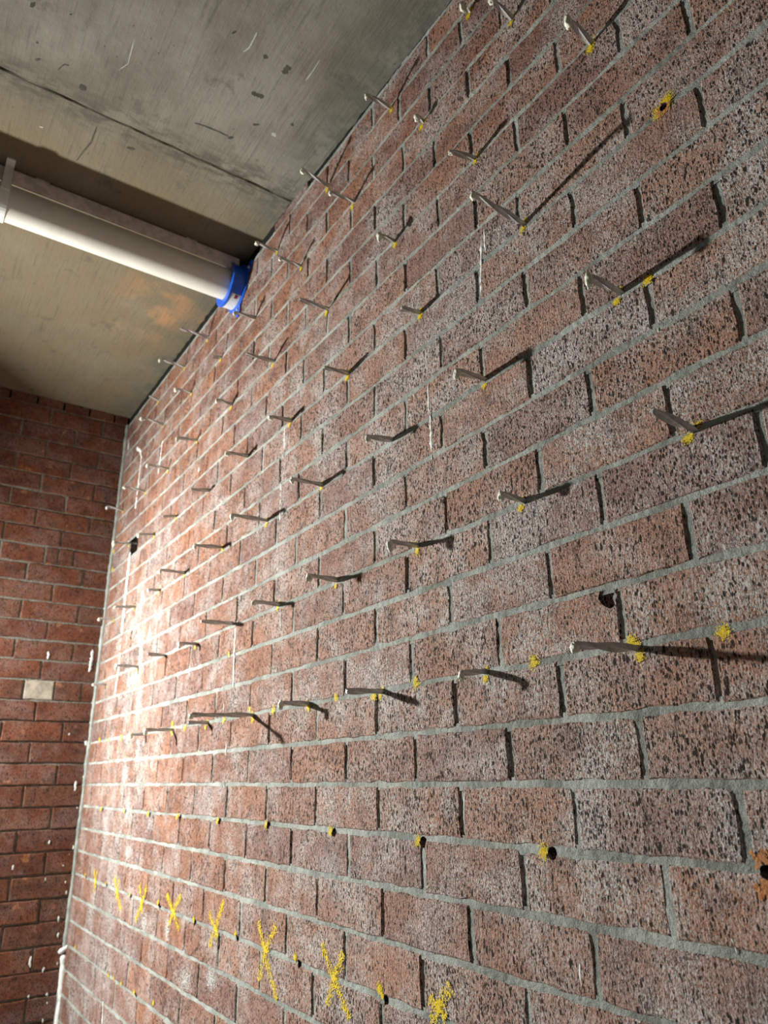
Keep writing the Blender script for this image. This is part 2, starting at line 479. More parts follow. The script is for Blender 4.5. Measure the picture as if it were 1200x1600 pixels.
def mortar_material():
    N = Nodes('grey_sand_mortar')
    P = N.pos()
    g = N.noise(P, 480.0, 3.0, 0.75)
    l_ = N.noise(P, 90.0, 3.0, 0.6)
    h = N.math('ADD', N.math('MULTIPLY', g, 0.5), l_)
    c = N.mix(N.ramp(N.noise(P, 8.0, 5.0, 0.7), 0.34, 0.66), (0.22, 0.23, 0.205), (0.43, 0.445, 0.41))
    c = N.mix(N.ramp(N.noise(P, 700.0, 2.0, 0.8), 0.50, 0.68, 0, 0.7), c, (0.10, 0.10, 0.088))
    c = N.mix(N.ramp(N.noise(P, 420.0, 2.0, 0.8), 0.60, 0.72, 0, 0.5), c, (0.52, 0.53, 0.50))
    return N.done(c, N.bump(h, 0.0042), rough=0.95, spec=0.1)


M['mortar'] = mortar_material()


def concrete_material():
    N = Nodes('board_marked_concrete')
    P = N.pos()
    streak = N.noise(scaled(N, P, (120, 6, 20)), 1.0, 5.0, 0.75)
    fine = N.noise(P, 60.0, 6.0, 0.7)
    cloud = N.noise(scaled(N, P, (3, 2.2, 2)), 1.0, 5.0, 0.6)
    c = N.mix(N.ramp(cloud, 0.35, 0.65), (0.135, 0.122, 0.094), (0.230, 0.218, 0.178))
    sp = N.n('ShaderNodeSeparateXYZ')
    N.l(P, sp.inputs[0])
    far = N.ramp(sp.outputs[1], 1.55, 1.95)
    c = N.mix(N.math('MULTIPLY', far, N.ramp(N.noise(P, 5.0, 3.0), 0.3, 0.7, 0.7, 1.0)), c, (0.165, 0.128, 0.076))
    # rust bleeding out beside the wall
    rx = N.ramp(sp.outputs[0], -0.42, -0.06)
    rust = N.math('MULTIPLY', N.math('MULTIPLY', rx, N.ramp(sp.outputs[1], 2.05, 2.3)), N.ramp(sp.outputs[1], 2.9, 2.5))
    rust = N.math('MULTIPLY', rust, N.ramp(N.noise(P, 7.0, 4.0), 0.42, 0.62, 0.0, 0.85))
    c = N.mix(rust, c, (0.40, 0.21, 0.095))
    c = N.mix(N.ramp(streak, 0.52, 0.70, 0.0, 0.6), c, (0.085, 0.078, 0.06))
    c = N.mix(N.ramp(fine, 0.60, 0.80, 0.0, 0.5), c, (0.11, 0.10, 0.08))
    blot = N.ramp(N.noise(scaled(N, P, (9, 9, 9)), 1.0, 5.0, 0.7), 0.58, 0.68, 0.0, 0.6)
    c = N.mix(blot, c, (0.095, 0.085, 0.065))
    pock = N.ramp(N.voronoi(scaled(N, P, (34, 22, 20)), 1.0), 0.10, 0.06, 0.0, 0.75)
    pock = N.math('MULTIPLY', pock, N.ramp(N.noise(P, 12.0, 2.0), 0.5, 0.56))
    c = N.mix(pock, c, (0.06, 0.055, 0.042))
    # dirty leak stain either side of the formwork joint, damp staining along the wall
    edge = N.math('ABSOLUTE', N.math('SUBTRACT', sp.outputs[1], 1.70))
    st = N.math('MULTIPLY', N.ramp(edge, 0.0, 0.11, 1.0, 0.0), N.ramp(N.noise(scaled(N, P, (16, 40, 10)), 1.0, 4.0, 0.7), 0.40, 0.60, 0.0, 1.0))
    c = N.mix(st, c, (0.085, 0.075, 0.058))
    wet = N.math('MULTIPLY', N.ramp(sp.outputs[0], -0.16, 0.0), N.ramp(N.noise(P, 14.0, 4.0, 0.7), 0.40, 0.60, 0.1, 0.8))
    c = N.mix(wet, c, (0.105, 0.105, 0.085))
    h = N.math('ADD', N.math('MULTIPLY', streak, 0.7), N.math('MULTIPLY', fine, 0.6))
    return N.done(c, N.bump(h, 0.003), rough=0.8, spec=0.2)


M['concrete'] = concrete_material()


def plain(name, color, rough=0.6, spec=0.3, bump=0.0, bscale=120.0, metal=0.0, vary=0.25):
    N = Nodes(name)
    P = N.pos()
    n_ = N.noise(P, bscale * 0.4, 4.0, 0.65)
    dark = tuple(c * (1 - vary) for c in color)
    c = N.mix(N.ramp(n_, 0.35, 0.65), dark, color)
    nr = N.bump(N.noise(P, bscale, 3.0, 0.6), bump) if bump else None
    return N.done(c, nr, rough, spec, metal)


M['paint'] = plain('yellow_marking_paint', (0.86, 0.62, 0.012), 0.6, 0.3, 0.0006, 600, vary=0.2)
M['lime'] = plain('white_grout', (0.74, 0.75, 0.72), 0.8, 0.2, 0.001, 300, vary=0.12)
M['blob'] = plain('cream_grout', (0.80, 0.79, 0.66), 0.6, 0.3, 0.001, 200, vary=0.1)
M['steel'] = plain('dull_galvanised_steel', (0.56, 0.545, 0.525), 0.45, 0.5, 0.0004, 300, 0.25, vary=0.3)
M['hole'] = plain('drilled_dusty_bore', (0.10, 0.075, 0.06), 0.95, 0.1, 0.001, 300)
M['pvc'] = plain('white_pvc', (0.66, 0.63, 0.56), 0.38, 0.45, 0.0, 25, vary=0.10)
M['clip'] = plain('white_plastic_clip', (0.70, 0.71, 0.68), 0.5, 0.4, vary=0.1)
M['batten'] = plain('grimy_pinkish_strip', (0.80, 0.70, 0.66), 0.8, 0.2, 0.001, 60, vary=0.3)
M['blue'] = plain('blue_enamelled_steel', (0.012, 0.105, 0.62), 0.35, 0.5, vary=0.12)
M['sticker'] = plain('grey_sticker', (0.60, 0.60, 0.60), 0.5, 0.4, vary=0.12)
M['red_print'] = plain('dark_red_print', (0.22, 0.02, 0.035), 0.5, 0.3)
M['screw'] = plain('zinc_screw', (0.62, 0.66, 0.72), 0.3, 0.5, metal=0.8)
M['soot'] = plain('dark_stain', (0.085, 0.078, 0.058), 0.95, 0.1, vary=0.3)
M['chalk'] = plain('pale_scuff', (0.47, 0.46, 0.42), 0.9, 0.1, vary=0.2)
M['gap_shade'] = plain('black_gap_shade', (0.018, 0.017, 0.015), 0.95, 0.1, 0.002, 200)
M['clay'] = plain('fresh_orange_clay', (0.50, 0.22, 0.09), 0.9, 0.1, 0.001, 300)
M['mortar_back'] = plain('dark_grey_mortar', (0.25, 0.235, 0.20), 0.95, 0.1, 0.002, 300, vary=0.5)  # darker, more uneven grey for the back wall joints
M['floor'] = plain('grey_floor_screed', (0.30, 0.29, 0.27), 0.9, 0.2, 0.002, 60)


# ------------------------------------------------------------------ view test, only to choose which bricks are worth a mesh of their own
def seen(p, margin=1.06):
    v = Vector(p) - EYE
    a = v.dot(FWD)
    if a < 0.1:
        return 0.0
    px = v.dot(RIGHT) / a * 1134.66
    py = v.dot(UP) / a * 1134.66
    return a if (abs(px) < 600 * margin and abs(py) < 800 * margin) else 0.0


# ------------------------------------------------------------------ the setting: ceiling, floor
def ceil_z(y):
    """underside of the slab; the near panel sags a little towards the camera"""
    if y >= 1.70:
        return CEIL_FAR
    return CEIL_FAR - 0.006 - 0.045 * (1.70 - y)


ceiling = bpy.data.objects.new('ceiling', bpy.data.meshes.new('ceiling'))
bm = bmesh.new()
add_box(bm, (-4.0, -2.0, 2.90), (0.35, 4.0, 3.00))
bm.to_mesh(ceiling.data)
bm.free()
ceiling.data.materials.append(M['concrete'])
COL.objects.link(ceiling)
ceiling['kind'] = 'structure'


def slab(y0, y1, n):
    bm = bmesh.new()
    rings = []
    for i in range(n + 1):
        y = y0 + (y1 - y0) * i / n
        yy = max(y, 1.7001) if y0 > 1.69 else min(y, 1.6999)
        z = ceil_z(yy)
        rings.append([(-4.0, y, 2.905), (-4.0, y, z), (0.30, y, z), (0.30, y, 2.905)])
    add_rings(bm, rings)
    bmesh.ops.recalc_face_normals(bm, faces=bm.faces[:])
    return bm


link('ceiling_panel', slab(-2.0, 1.6985, 4), M['concrete'], ceiling)
link('ceiling_panel', slab(1.7065, 4.0, 2), M['concrete'], ceiling)
# ragged fin of concrete that leaked through the formwork joint
bm = bmesh.new()
rings = []
for i in range(420):
    x = -3.0 + 3.0 * i / 419
    k = noise.noise(Vector((x * 30, 0, 0)))
    k2 = noise.noise(Vector((x * 11, 5, 0)))
    w = 0.0035 + 0.002 * k
    dz = 0.009 + 0.005 * k2
    yc = 1.6955 + 0.003 * noise.noise(Vector((x * 6, 9, 0)))
    z = CEIL_FAR
    rings.append([(x, yc - w, z + 0.004), (x, yc - w * 0.6, z - dz * 0.8), (x, yc + w * 0.3, z - dz), (x, yc + w, z + 0.004)])
add_rings(bm, rings)
bmesh.ops.recalc_face_normals(bm, faces=bm.faces[:])
link('concrete_fin', bm, M['concrete'], ceiling)


def flat_mark(name, pts, width, mat):
    """an uneven smear or scratch lying on the underside of the slab"""
    bm = bmesh.new()
    fine_pts = []
    for (a, b) in zip(pts[:-1], pts[1:]):
        for k in range(6):
            t = k / 6
            fine_pts.append((a[0] + (b[0] - a[0]) * t, a[1] + (b[1] - a[1]) * t))
    fine_pts.append(pts[-1])
    L, Rr = [], []
    n = len(fine_pts)
    for i, (x, y) in enumerate(fine_pts):
        a = fine_pts[max(0, i - 1)]
        b = fine_pts[min(n - 1, i + 1)]
        d = Vector((b[0] - a[0], b[1] - a[1]))
        d.normalize()
        end = 0.35 if i in (0, n - 1) else (0.75 if i in (1, n - 2) else 1.0)
        w1 = width * 0.5 * end * (0.7 + 0.7 * random.random())
        w2 = width * 0.5 * end * (0.7 + 0.7 * random.random())
        z = ceil_z(y) - 0.0006
        L.append(bm.verts.new((x - d.y * w1, y + d.x * w1, z)))
        Rr.append(bm.verts.new((x + d.y * w2, y - d.x * w2, z)))
    for i in range(n - 1):
        bm.faces.new((L[i], L[i + 1], Rr[i + 1], Rr[i]))
    return link(name, bm, mat, ceiling)


for pts, w in CEILING_MARKS:
    flat_mark('dark_scar', pts, w * 0.8, M['soot'])
for pts, w in CEILING_CHALK:
    flat_mark('pale_scuff', pts, w * 0.8, M['chalk'])

bm = bmesh.new()
add_box(bm, (-5.0, -3.0, -0.12), (0.3, 4.0, -0.001))
floor = link('floor', bm, M['floor'])
floor['kind'] = 'structure'

# ------------------------------------------------------------------ bricks
DEPTH = 0.045


def brick_mesh(seed, length=0.232, height=0.0785, rough=1.0):
    """face at x = 0 looking to -x, arrises worn uneven"""
    rnd = random.Random(seed)
    hy, hz = length / 2, height / 2
    n_l, n_h = 8, 3
    out = []
    for i in range(n_l):
        out.append((-hy + 2 * hy * i / n_l, -hz))
    for i in range(n_h):
        out.append((hy, -hz + 2 * hz * i / n_h))
    for i in range(n_l):
        out.append((hy - 2 * hy * i / n_l, hz))
    for i in range(n_h):
        out.append((-hy, hz - 2 * hz * i / n_h))
    j = 0.0019 * rough
    outer = [(y + rnd.uniform(-j, j), z + rnd.uniform(-j, j)) for y, z in out]
    c = 0.0022
    inner = []
    for (y, z), (oy, oz) in zip(outer, out):
        sy = -1 if oy > hy - 1e-4 else (1 if oy < -hy + 1e-4 else 0)
        sz = -1 if oz > hz - 1e-4 else (1 if oz < -hz + 1e-4 else 0)
        k = c * rnd.uniform(0.5, 1.8)
        inner.append((y + sy * k, z + sz * k))
    bm = bmesh.new()
    r0 = [bm.verts.new((0.0, y, z)) for y, z in inner]
    r1 = [bm.verts.new((c * 1.1, y, z)) for y, z in outer]
    r2 = [bm.verts.new((DEPTH, y, z)) for y, z in outer]
    n = len(out)
    bm.faces.new(r0)
    bm.faces.new(list(reversed(r2)))
    for a, b in ((r0, r1), (r1, r2)):
        for i in range(n):
            k = (i + 1) % n
            bm.faces.new((a[i], b[i], b[k], a[k]))
    bmesh.ops.recalc_face_normals(bm, faces=bm.faces[:])
    return bm


def mesh_from(bm, name, mat):
    me = bpy.data.meshes.new(name)
    bm.to_mesh(me)
    bm.free()
    me.materials.append(mat)
    return me


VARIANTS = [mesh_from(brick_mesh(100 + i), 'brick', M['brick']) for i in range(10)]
VARIANTS_S = [mesh_from(brick_mesh(200 + i, rough=0.8), 'brick', M['brick_smooth']) for i in range(6)]


def wall_cells(rows, phase_of, lo_, hi, extra=None):
    """(row, a, b): brick faces between joints along a wall"""
    cells = []
    for r in rows:
        ph = phase_of(r)
        k0 = math.floor((lo_ - ph) / BLEN) - 1
        cuts = []
        k = k0
        while ph + k * BLEN < hi + BLEN:
            cuts.append(ph + k * BLEN)
            k += 1
        if extra:
            cuts = extra(r, cuts)
        cuts = sorted(c for c in cuts if lo_ < c < hi)
        edges = [lo_] + cuts + [hi]
        for a, b in zip(edges[:-1], edges[1:]):
            if b - a > 0.03:
                cells.append((r, a + 0.005, b - 0.005))
    return cells


wall_right = bpy.data.objects.new('wall_right', bpy.data.meshes.new('wall_right'))
bm = bmesh.new()
add_box(bm, (0.11, -1.6, -0.10), (0.22, CORNER_Y + 0.25, 2.88))
bm.to_mesh(wall_right.data)
bm.free()
wall_right.data.materials.append(M['mortar'])
COL.objects.link(wall_right)
wall_right['kind'] = 'structure'

ROW_SHIFT = {-3: -.10, -2: -.12, -1: .02, 1: .05, 2: .08, 3: .07, 4: .16, 5: .08, 6: .12, 7: .1, 8: .05, 12: -.08, 13: -.15, 14: -.1, 15: -.1, 16: -.15}


def right_phase(r):
    return PHASE + (1.395 * COURSE if r % 2 else 0.0) + ROW_SHIFT.get(r, 0.0) * COURSE


VOID = (3.085, 3.205, 11)      # a half brick knocked out beside the corner


def right_extra(r, cuts):
    cuts = [c for c in cuts if CORNER_Y - c > 0.05]
    if r == VOID[2]:
        cuts = [c for c in cuts if not (VOID[0] - 0.05 < c < VOID[1] + 0.05)] + [VOID[0], VOID[1]]
    return cuts


Y0, Y1 = -1.5, CORNER_Y
cells = wall_cells(range(-12, 21), right_phase, Y0, Y1, right_extra)
holes_r = [(y, z, 0.0085 if i < 9 else 0.0075) for i, (y, z) in enumerate(HOLES)]
CHIP = (0.640, 1.232, 0.013)

plan = []
for (r, a, b) in cells:
    if r == VOID[2] and abs(a - 0.005 - VOID[0]) < 0.02:
        continue
    zc = JOINT0 + (r + 0.5) * COURSE
    yc = (a + b) / 2
    top = zc + 0.038
    lim = ceil_z(yc) - (0.036 if yc > 1.72 else 0.014) + random.uniform(-.005, .005)
    h = 0.0765
    if top > lim:
        h = lim - (zc - 0.038)
        if h < 0.03:
            continue
        zc = zc - 0.038 + h / 2
    dist = seen((0, yc, zc))
    corners = [seen((0, y, z)) for y in (a, b) for z in (zc - .038, zc + .038)]
    vis = max([dist] + corners)
    nv = sum(1 for q in corners + [dist] if q)
    area = (nv / 5.0) / (vis ** 3) if vis else 0.0
    plan.append([area, r, a, b, yc, zc, h])
plan.sort(key=lambda q: -q[0])


def cutter(y, z, rad, depth, n=14, ragged=0.0):
    bm = bmesh.new()
    rings = []
    rr = [rad * (1 + ragged * random.uniform(-1, 1)) for _ in range(n)]
    for x in (-0.02, depth):
        rings.append([(x, y + rr[i] * math.cos(2 * math.pi * i / n), z + rr[i] * math.sin(2 * math.pi * i / n)) for i in range(n)])
    add_rings(bm, rings)
    bmesh.ops.recalc_face_normals(bm, faces=bm.faces[:])
    return link('cutter', bm, M['hole'])


CUTS = [(y, z, rad) for y, z, rad in holes_r]
todo = []
stuff = bmesh.new()
tone_l = stuff.faces.layers.float.new('tone')
n_ind = 0
random.seed(21)
for area, r, a, b, yc, zc, h in plan:
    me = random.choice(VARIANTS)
    sy = (b - a) / 0.230
    sz = h / 0.0770
    px = random.uniform(-0.0009, 0.0009)
    tilt = random.uniform(-0.004, 0.004)
    flip = random.choice((0.0, math.pi))
    mat = Matrix.Translation((px, yc + random.uniform(-.0008, .0008), zc + random.uniform(-.0006, .0006))) @ Matrix.Rotation(flip, 4, 'X') @ Matrix.Rotation(tilt, 4, 'X') @ Matrix.Diagonal((1, sy, sz, 1))
    if area > 0 and n_ind < 300:
        o = bpy.data.objects.new('brick', me)
        COL.objects.link(o)
        o.parent = wall_right
        o.matrix_world = mat
        n_ind += 1
        near = [c for c in CUTS if a - c[2] < c[0] < b + c[2] and abs(c[1] - zc) < 0.0385 + c[2]]
        if near or (abs(zc - CHIP[1]) < 0.05 and a - 0.02 < CHIP[0] < b + 0.02):
            todo.append((o, near))
    else:
        tmp = bmesh.new()
        tmp.from_mesh(me)
        tmp.transform(mat)
        t = random.random()
        vm = [stuff.verts.new(v.co) for v in tmp.verts]
        for f in tmp.faces:
            nf = stuff.faces.new([vm[v.index] for v in f.verts])
            nf[tone_l] = t
        tmp.free()
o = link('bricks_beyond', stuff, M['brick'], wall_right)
o['kind'] = 'stuff'

# drill holes and one spalled corner, cut out of the bricks for real
bpy.context.view_layer.update()
cut_objs = []
for o, near in todo:
    mods = []
    for (y, z, rad) in near:
        c = cutter(y, z, rad, 0.08, ragged=0.06)
        cut_objs.append(c)
        mods.append(c)
    if not near:
        bmc = bmesh.new()
        bmesh.ops.create_icosphere(bmc, subdivisions=2, radius=CHIP[2])
        for v in bmc.verts:
            v.co *= 1 + 0.35 * noise.noise(v.co * 120)
            v.co = Vector((v.co.x * 0.9, CHIP[0] + v.co.y * 1.1, CHIP[1] + v.co.z * 1.3))
        c = link('cutter', bmc, M['hole'])
        cut_objs.append(c)
        mods.append(c)
    o.data = o.data.copy()
    for c in mods:
        md = o.modifiers.new('bore', 'BOOLEAN')
        md.object = c
        md.operation = 'DIFFERENCE'
        md.solver = 'EXACT'
bpy.context.view_layer.update()
dg = bpy.context.evaluated_depsgraph_get()
for o, near in todo:
    me = bpy.data.meshes.new_from_object(o.evaluated_get(dg))
    o.modifiers.clear()
    o.data = me
for c in cut_objs:
    bpy.data.objects.remove(c, do_unlink=True)

# ------------------------------------------------------------------ mortar of the right wall
def holed(y, z):
    for (hy, hz, rad) in CUTS:
        if abs(y - hy) < 0.03:
            d = math.hypot(y - hy, z - hz)
            if d < rad:
                return hy, hz, rad, d
    return None


def mortar_x(y, z):
    v = Vector((0, y * 22, z * 22))
    return 0.0018 + 0.0012 * noise.noise(v) + 0.0012 * noise.noise(v * 5)


def strip(bm, ys, zs, fx, skip=None):
    grid = []
    for y in ys:
        col = []
        for z in zs:
            yy, zz = y, z
            hl = holed(y, z)
            dead = False
            if hl:
                hy, hz, rad, d = hl
                if d < rad * 0.55:
                    dead = True
                else:
                    yy = hy + (y - hy) * rad / d
                    zz = hz + (z - hz) * rad / d
            col.append((bm.verts.new((fx(y, z), yy, zz)), dead))
        grid.append(col)
    for i in range(len(ys) - 1):
        for k in range(len(zs) - 1):
            q = (grid[i][k], grid[i + 1][k], grid[i + 1][k + 1], grid[i][k + 1])
            if any(v[1] for v in q):
                continue
            if skip and skip((ys[i] + ys[i + 1]) / 2, (zs[k] + zs[k + 1]) / 2):
                continue
            bm.faces.new([v[0] for v in q])


def frange(a, b, st):
    n = max(1, int(round((b - a) / st)))
    return [a + (b - a) * i / n for i in range(n + 1)]


def in_void(y, z):
    zc = JOINT0 + (VOID[2] + 0.5) * COURSE
    return VOID[0] < y < VOID[1] and abs(z - zc) < 0.0405


def bed_skip(y, z):
    return in_void(y, z) or z > ceil_z(y) - (0.030 if y > 1.72 else 0.012) + 0.008 * noise.noise(Vector((y * 25, 0, 1)))


bm = bmesh.new()
for r in range(-12, 22):
    z = JOINT0 + r * COURSE
    if z > 2.75 or z < 0.0:
        continue
    zs = [z + d_ for d_ in (-0.010, -0.006, -0.0035, 0.0, 0.0035, 0.006, 0.010)]
    ys = frange(Y0, 0.30, 0.03) + frange(0.303, 2.0, 0.0035)[0:] + frange(2.006, CORNER_Y, 0.006)
    strip(bm, ys, zs, mortar_x, bed_skip)
for (r, a, b) in cells:
    z0_ = JOINT0 + r * COURSE
    y = a - 0.005
    if y < Y0 + 0.02 or z0_ > 2.70 or z0_ < -0.05:
        continue
    ys = [y + d_ for d_ in (-0.010, -0.006, -0.003, 0.0, 0.003, 0.006, 0.010)]
    zs = frange(z0_ + 0.003, z0_ + COURSE - 0.003, 0.006)
    dep = random.uniform(0.0003, 0.0026)
    strip(bm, ys, zs, lambda yy, zz: mortar_x(yy, zz) + dep, bed_skip)
bmesh.ops.delete(bm, geom=[v for v in bm.verts if not v.link_faces], context='VERTS')
o = link('mortar_joints', bm, M['mortar'], wall_right, smooth=True)
o['kind'] = 'stuff'

# added black strip standing in for the shaded gap between wall top and slab
bm = bmesh.new()
rings = []
for i in range(700):
    y = Y0 + (CORNER_Y - Y0) * i / 699
    top = ceil_z(y) + 0.002
    k = noise.noise(Vector((y * 14, 2, 0))) + 0.6 * noise.noise(Vector((y * 50, 2, 0)))
    low = top - (0.050 if y > 1.70 else 0.030) - 0.006 * k
    fx = 0.006 + 0.004 * noise.noise(Vector((y * 30, 5, 0)))
    rings.append([(0.05, y, top), (fx, y, top), (fx, y, low), (0.05, y, low)])
add_rings(bm, rings)
bmesh.ops.recalc_face_normals(bm, faces=bm.faces[:])
o = link('gap_shade_strip', bm, M['gap_shade'], wall_right)
o['label'] = 'black ragged strip standing in for the shaded gap under the slab'

# fresh orange clay where two of the holes broke the brick faces
for (cy, cz) in ((HOLES[18][0], HOLES[18][1] - 0.006), (HOLES[19][0], HOLES[19][1] + 0.014), (HOLES[19][0] + 0.002, HOLES[19][1] - 0.016)):
    bm = bmesh.new()
    chips = random.Random(int(cz * 1000))
    for _ in range(70):
        y = cy + chips.gauss(0, 0.006)
        z = cz + chips.gauss(0, 0.005)
        r = chips.uniform(0.001, 0.0028)
        a0 = chips.random() * 6.28
        if math.hypot(y - cy, z - cz) < 0.013 and not any(math.hypot(y - q[0], z - q[1]) < q[2] + 0.001 for q in CUTS):
            bm.faces.new([bm.verts.new((-0.0013 - chips.random() * 0.0008, y + r * math.cos(a0 - q * 1.2566), z + r * 1.2 * math.sin(a0 - q * 1.2566))) for q in range(5)])
    link('clay_chips', bm, M['clay'], wall_right)

# bores behind the holes
for (y, z, rad) in CUTS:
    bm = bmesh.new()
    add_rings(bm, [circle_x(x, y, z, rad * 1.05, 14) for x in (0.0055, 0.06)], cap=False)
    link('drill_bore', bm, M['hole'], wall_right)

# squeezed mortar bead down the corner of the two walls
bm = bmesh.new()
rings = []
for i in range(260):
    z = 0.0 + 2.72 * i / 259
    w = 0.012 + 0.004 * noise.noise(Vector((0, 3, z * 9))) + 0.003 * noise.noise(Vector((4, 3, z * 40)))
    y = CORNER_Y
    rings.append([(0.01, y + 0.01, z), (-w, y + 0.004, z), (-w * 0.75, y - w * 0.75, z), (0.004, y - w, z)])
add_rings(bm, rings)
bmesh.ops.recalc_face_normals(bm, faces=bm.faces[:])
link('corner_mortar', bm, M['mortar'], wall_right, smooth=True)

# ------------------------------------------------------------------ back wall at the left of the picture
wall_back = bpy.data.objects.new('wall_back', bpy.data.meshes.new('wall_back'))
bm = bmesh.new()
add_box(bm, (-3.3, CORNER_Y + 0.055, -0.10), (0.0, CORNER_Y + 0.20, 2.88))
bm.to_mesh(wall_back.data)
bm.free()
wall_back.data.materials.append(M['mortar'])
COL.objects.link(wall_back)
wall_back['kind'] = 'structure'


def back_phase(r):
    odd = r % 2
    if r >= 12:
        odd = 1 - odd
    return (-2.80 if odd else -1.40) * COURSE


def back_extra(r, cuts):
    if r == 20:
        return [(-0.81 - 1.405 * i) * COURSE for i in range(28)]
    if r == 11:
        return cuts + [-2.05 * COURSE, -3.45 * COURSE]
    if r == 4:
        return [c for c in cuts if c < -5 * COURSE] + [-0.75 * COURSE, -2.06 * COURSE, -3.50 * COURSE, -4.95 * COURSE]
    return cuts


bcells = wall_cells(range(-12, 21), back_phase, -3.2, 0.0, back_extra)
random.seed(5)
bstuff = bmesh.new()
tl = bstuff.faces.layers.float.new('tone')
ROT = Matrix.Rotation(math.pi / 2, 4, 'Z')
for (r, a, b) in bcells:
    zc = JOINT0 + (r + 0.5) * COURSE
    h = 0.0765
    if r == 20:
        h = 0.062
        zc -= 0.007
    if zc - 0.04 < 0.0:
        continue
    xc = (a + b) / 2
    pale = r == 4 and -3.5 * COURSE < xc < -2.06 * COURSE
    vis = max(seen((x, CORNER_Y, z)) for x in (a, b, xc) for z in (zc - .038, zc + .038))
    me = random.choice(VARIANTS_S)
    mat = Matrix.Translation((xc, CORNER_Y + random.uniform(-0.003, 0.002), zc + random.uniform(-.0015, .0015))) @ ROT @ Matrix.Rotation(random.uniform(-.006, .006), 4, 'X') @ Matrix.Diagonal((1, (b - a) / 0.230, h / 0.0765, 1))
    if vis:
        o = bpy.data.objects.new('brick', me)
        COL.objects.link(o)
        o.parent = wall_back
        o.matrix_world = mat
        if pale:
            o.data = me.copy()
            o.data.materials.clear()
            o.data.materials.append(plain('pale_mortar_smeared_block', (0.42, 0.37, 0.30), 0.9, 0.1, 0.001, 60, vary=0.4))
            o['label'] = 'pale cream half brick smeared with mortar'
    else:
        tmp = bmesh.new()
        tmp.from_mesh(me)
        tmp.transform(mat)
        t = random.random()
        vm = [bstuff.verts.new(v.co) for v in tmp.verts]
        for f in tmp.faces:
            nf = bstuff.faces.new([vm[v.index] for v in f.verts])
            nf[tl] = t
        tmp.free()
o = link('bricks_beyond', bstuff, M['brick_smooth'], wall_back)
o['kind'] = 'stuff'

bm = bmesh.new()


def back_strip(xs, zs, base):
    g = []
    for x in xs:
        g.append([bm.verts.new((x, CORNER_Y + base + 0.002 * noise.noise(Vector((x * 20, 1, z * 20))) + 0.001 * noise.noise(Vector((x * 90, 1, z * 90))), z)) for z in zs])
    for i in range(len(xs) - 1):
        for k in range(len(zs) - 1):
            bm.faces.new((g[i][k], g[i + 1][k], g[i + 1][k + 1], g[i][k + 1]))


for r in range(-12, 21):
    z = JOINT0 + r * COURSE
    if z < 0.0:
        continue
    back_strip(frange(-3.2, -1.0, 0.03) + frange(-0.99, 0.0, 0.006), [z + d_ for d_ in (-0.009, -0.004, 0.0, 0.004, 0.009)], 0.0075 if r < 4 else 0.004)
for (r, a, b) in bcells:
    z0_ = JOINT0 + r * COURSE
    if z0_ > 2.70 or z0_ < 0:
        continue
    back_strip([a - 0.005 + d_ for d_ in (-0.009, -0.004, 0.0, 0.004, 0.009)], frange(z0_, min(z0_ + COURSE, 2.745), 0.01), 0.0075 if r < 4 else 0.004)
o = link('mortar_joints', bm, M['mortar_back'], wall_back, smooth=True)
o['kind'] = 'stuff'

# ------------------------------------------------------------------ spray paint, grout runs, white washes on the right wall
def on_mortar(y, z):
    k = (z - JOINT0) / COURSE
    return abs(k - round(k)) * COURSE < 0.005


def flakes(bm, pts, size, core):
    """speckles of a spray: pts are (y, z, density 0-1)"""
    for y, z, dn in pts:
        if random.random() > dn:
            continue
        if any(math.hypot(y - h[0], z - h[1]) < h[2] * 0.95 for h in CUTS):
            continue
        x = (0.0006 if on_mortar(y, z) else -0.0014) - random.random() * 0.0003
        n = random.choice((4, 5, 5, 6))
        a0 = random.random() * 6.28
        r = size * random.uniform(0.45, 1.25)
        el = random.uniform(0.9, 1.5)
        vs = []
        for i in range(n):
            a = a0 - 2 * math.pi * i / n
            k = random.uniform(0.65, 1.2)
            vs.append(bm.verts.new((x + random.uniform(-.0003, .0003), y + r * k * math.cos(a), z + r * el * k * math.sin(a))))
        bm.faces.new(vs)


def gauss_blot(cy, cz, rad, n):
    out = []
    for _ in range(n):
        a = random.random() * 6.283
        d = abs(random.gauss(0, 0.62)) * rad
        out.append((cy + d * math.cos(a), cz + d * math.sin(a), 1.0))
    return out


random.seed(11)
for i, X in enumerate(CROSSES):
    c, arms = X[0], X[1:]
    bm = bmesh.new()
    pts = []
    for a in arms:
        L = math.hypot(a[0] - c[0], a[1] - c[1])
        k = random.uniform(0.75, 1.1)
        for _ in range(int(L / 0.00026 * k)):
            t = random.random() ** 0.85 * 1.06
            s = random.gauss(0, 0.0052)
            dy, dz = (a[0] - c[0]) / L, (a[1] - c[1]) / L
            dens = 0.95 if t < 0.35 or t > 0.6 else 0.7
            pts.append((c[0] + dy * L * t - dz * s, c[1] + dz * L * t + dy * s, dens))
    flakes(bm, pts + gauss_blot(c[0], c[1], 0.011, 160), 0.0013, 1)
    o = link('paint_cross', bm, M['paint'], wall_right)
    o['label'] = 'yellow spray-painted cross on the brickwork'

for (y, z, rad) in PAINT_DOTS:
    bm = bmesh.new()
    rad = max(rad, 0.005)
    flakes(bm, gauss_blot(y, z, rad, int(420 + rad * 26000)), 0.0008, 1)
    o = link('paint_dot', bm, M['paint'], wall_right)
    o['label'] = 'yellow spray-paint dot marking a drilling spot'

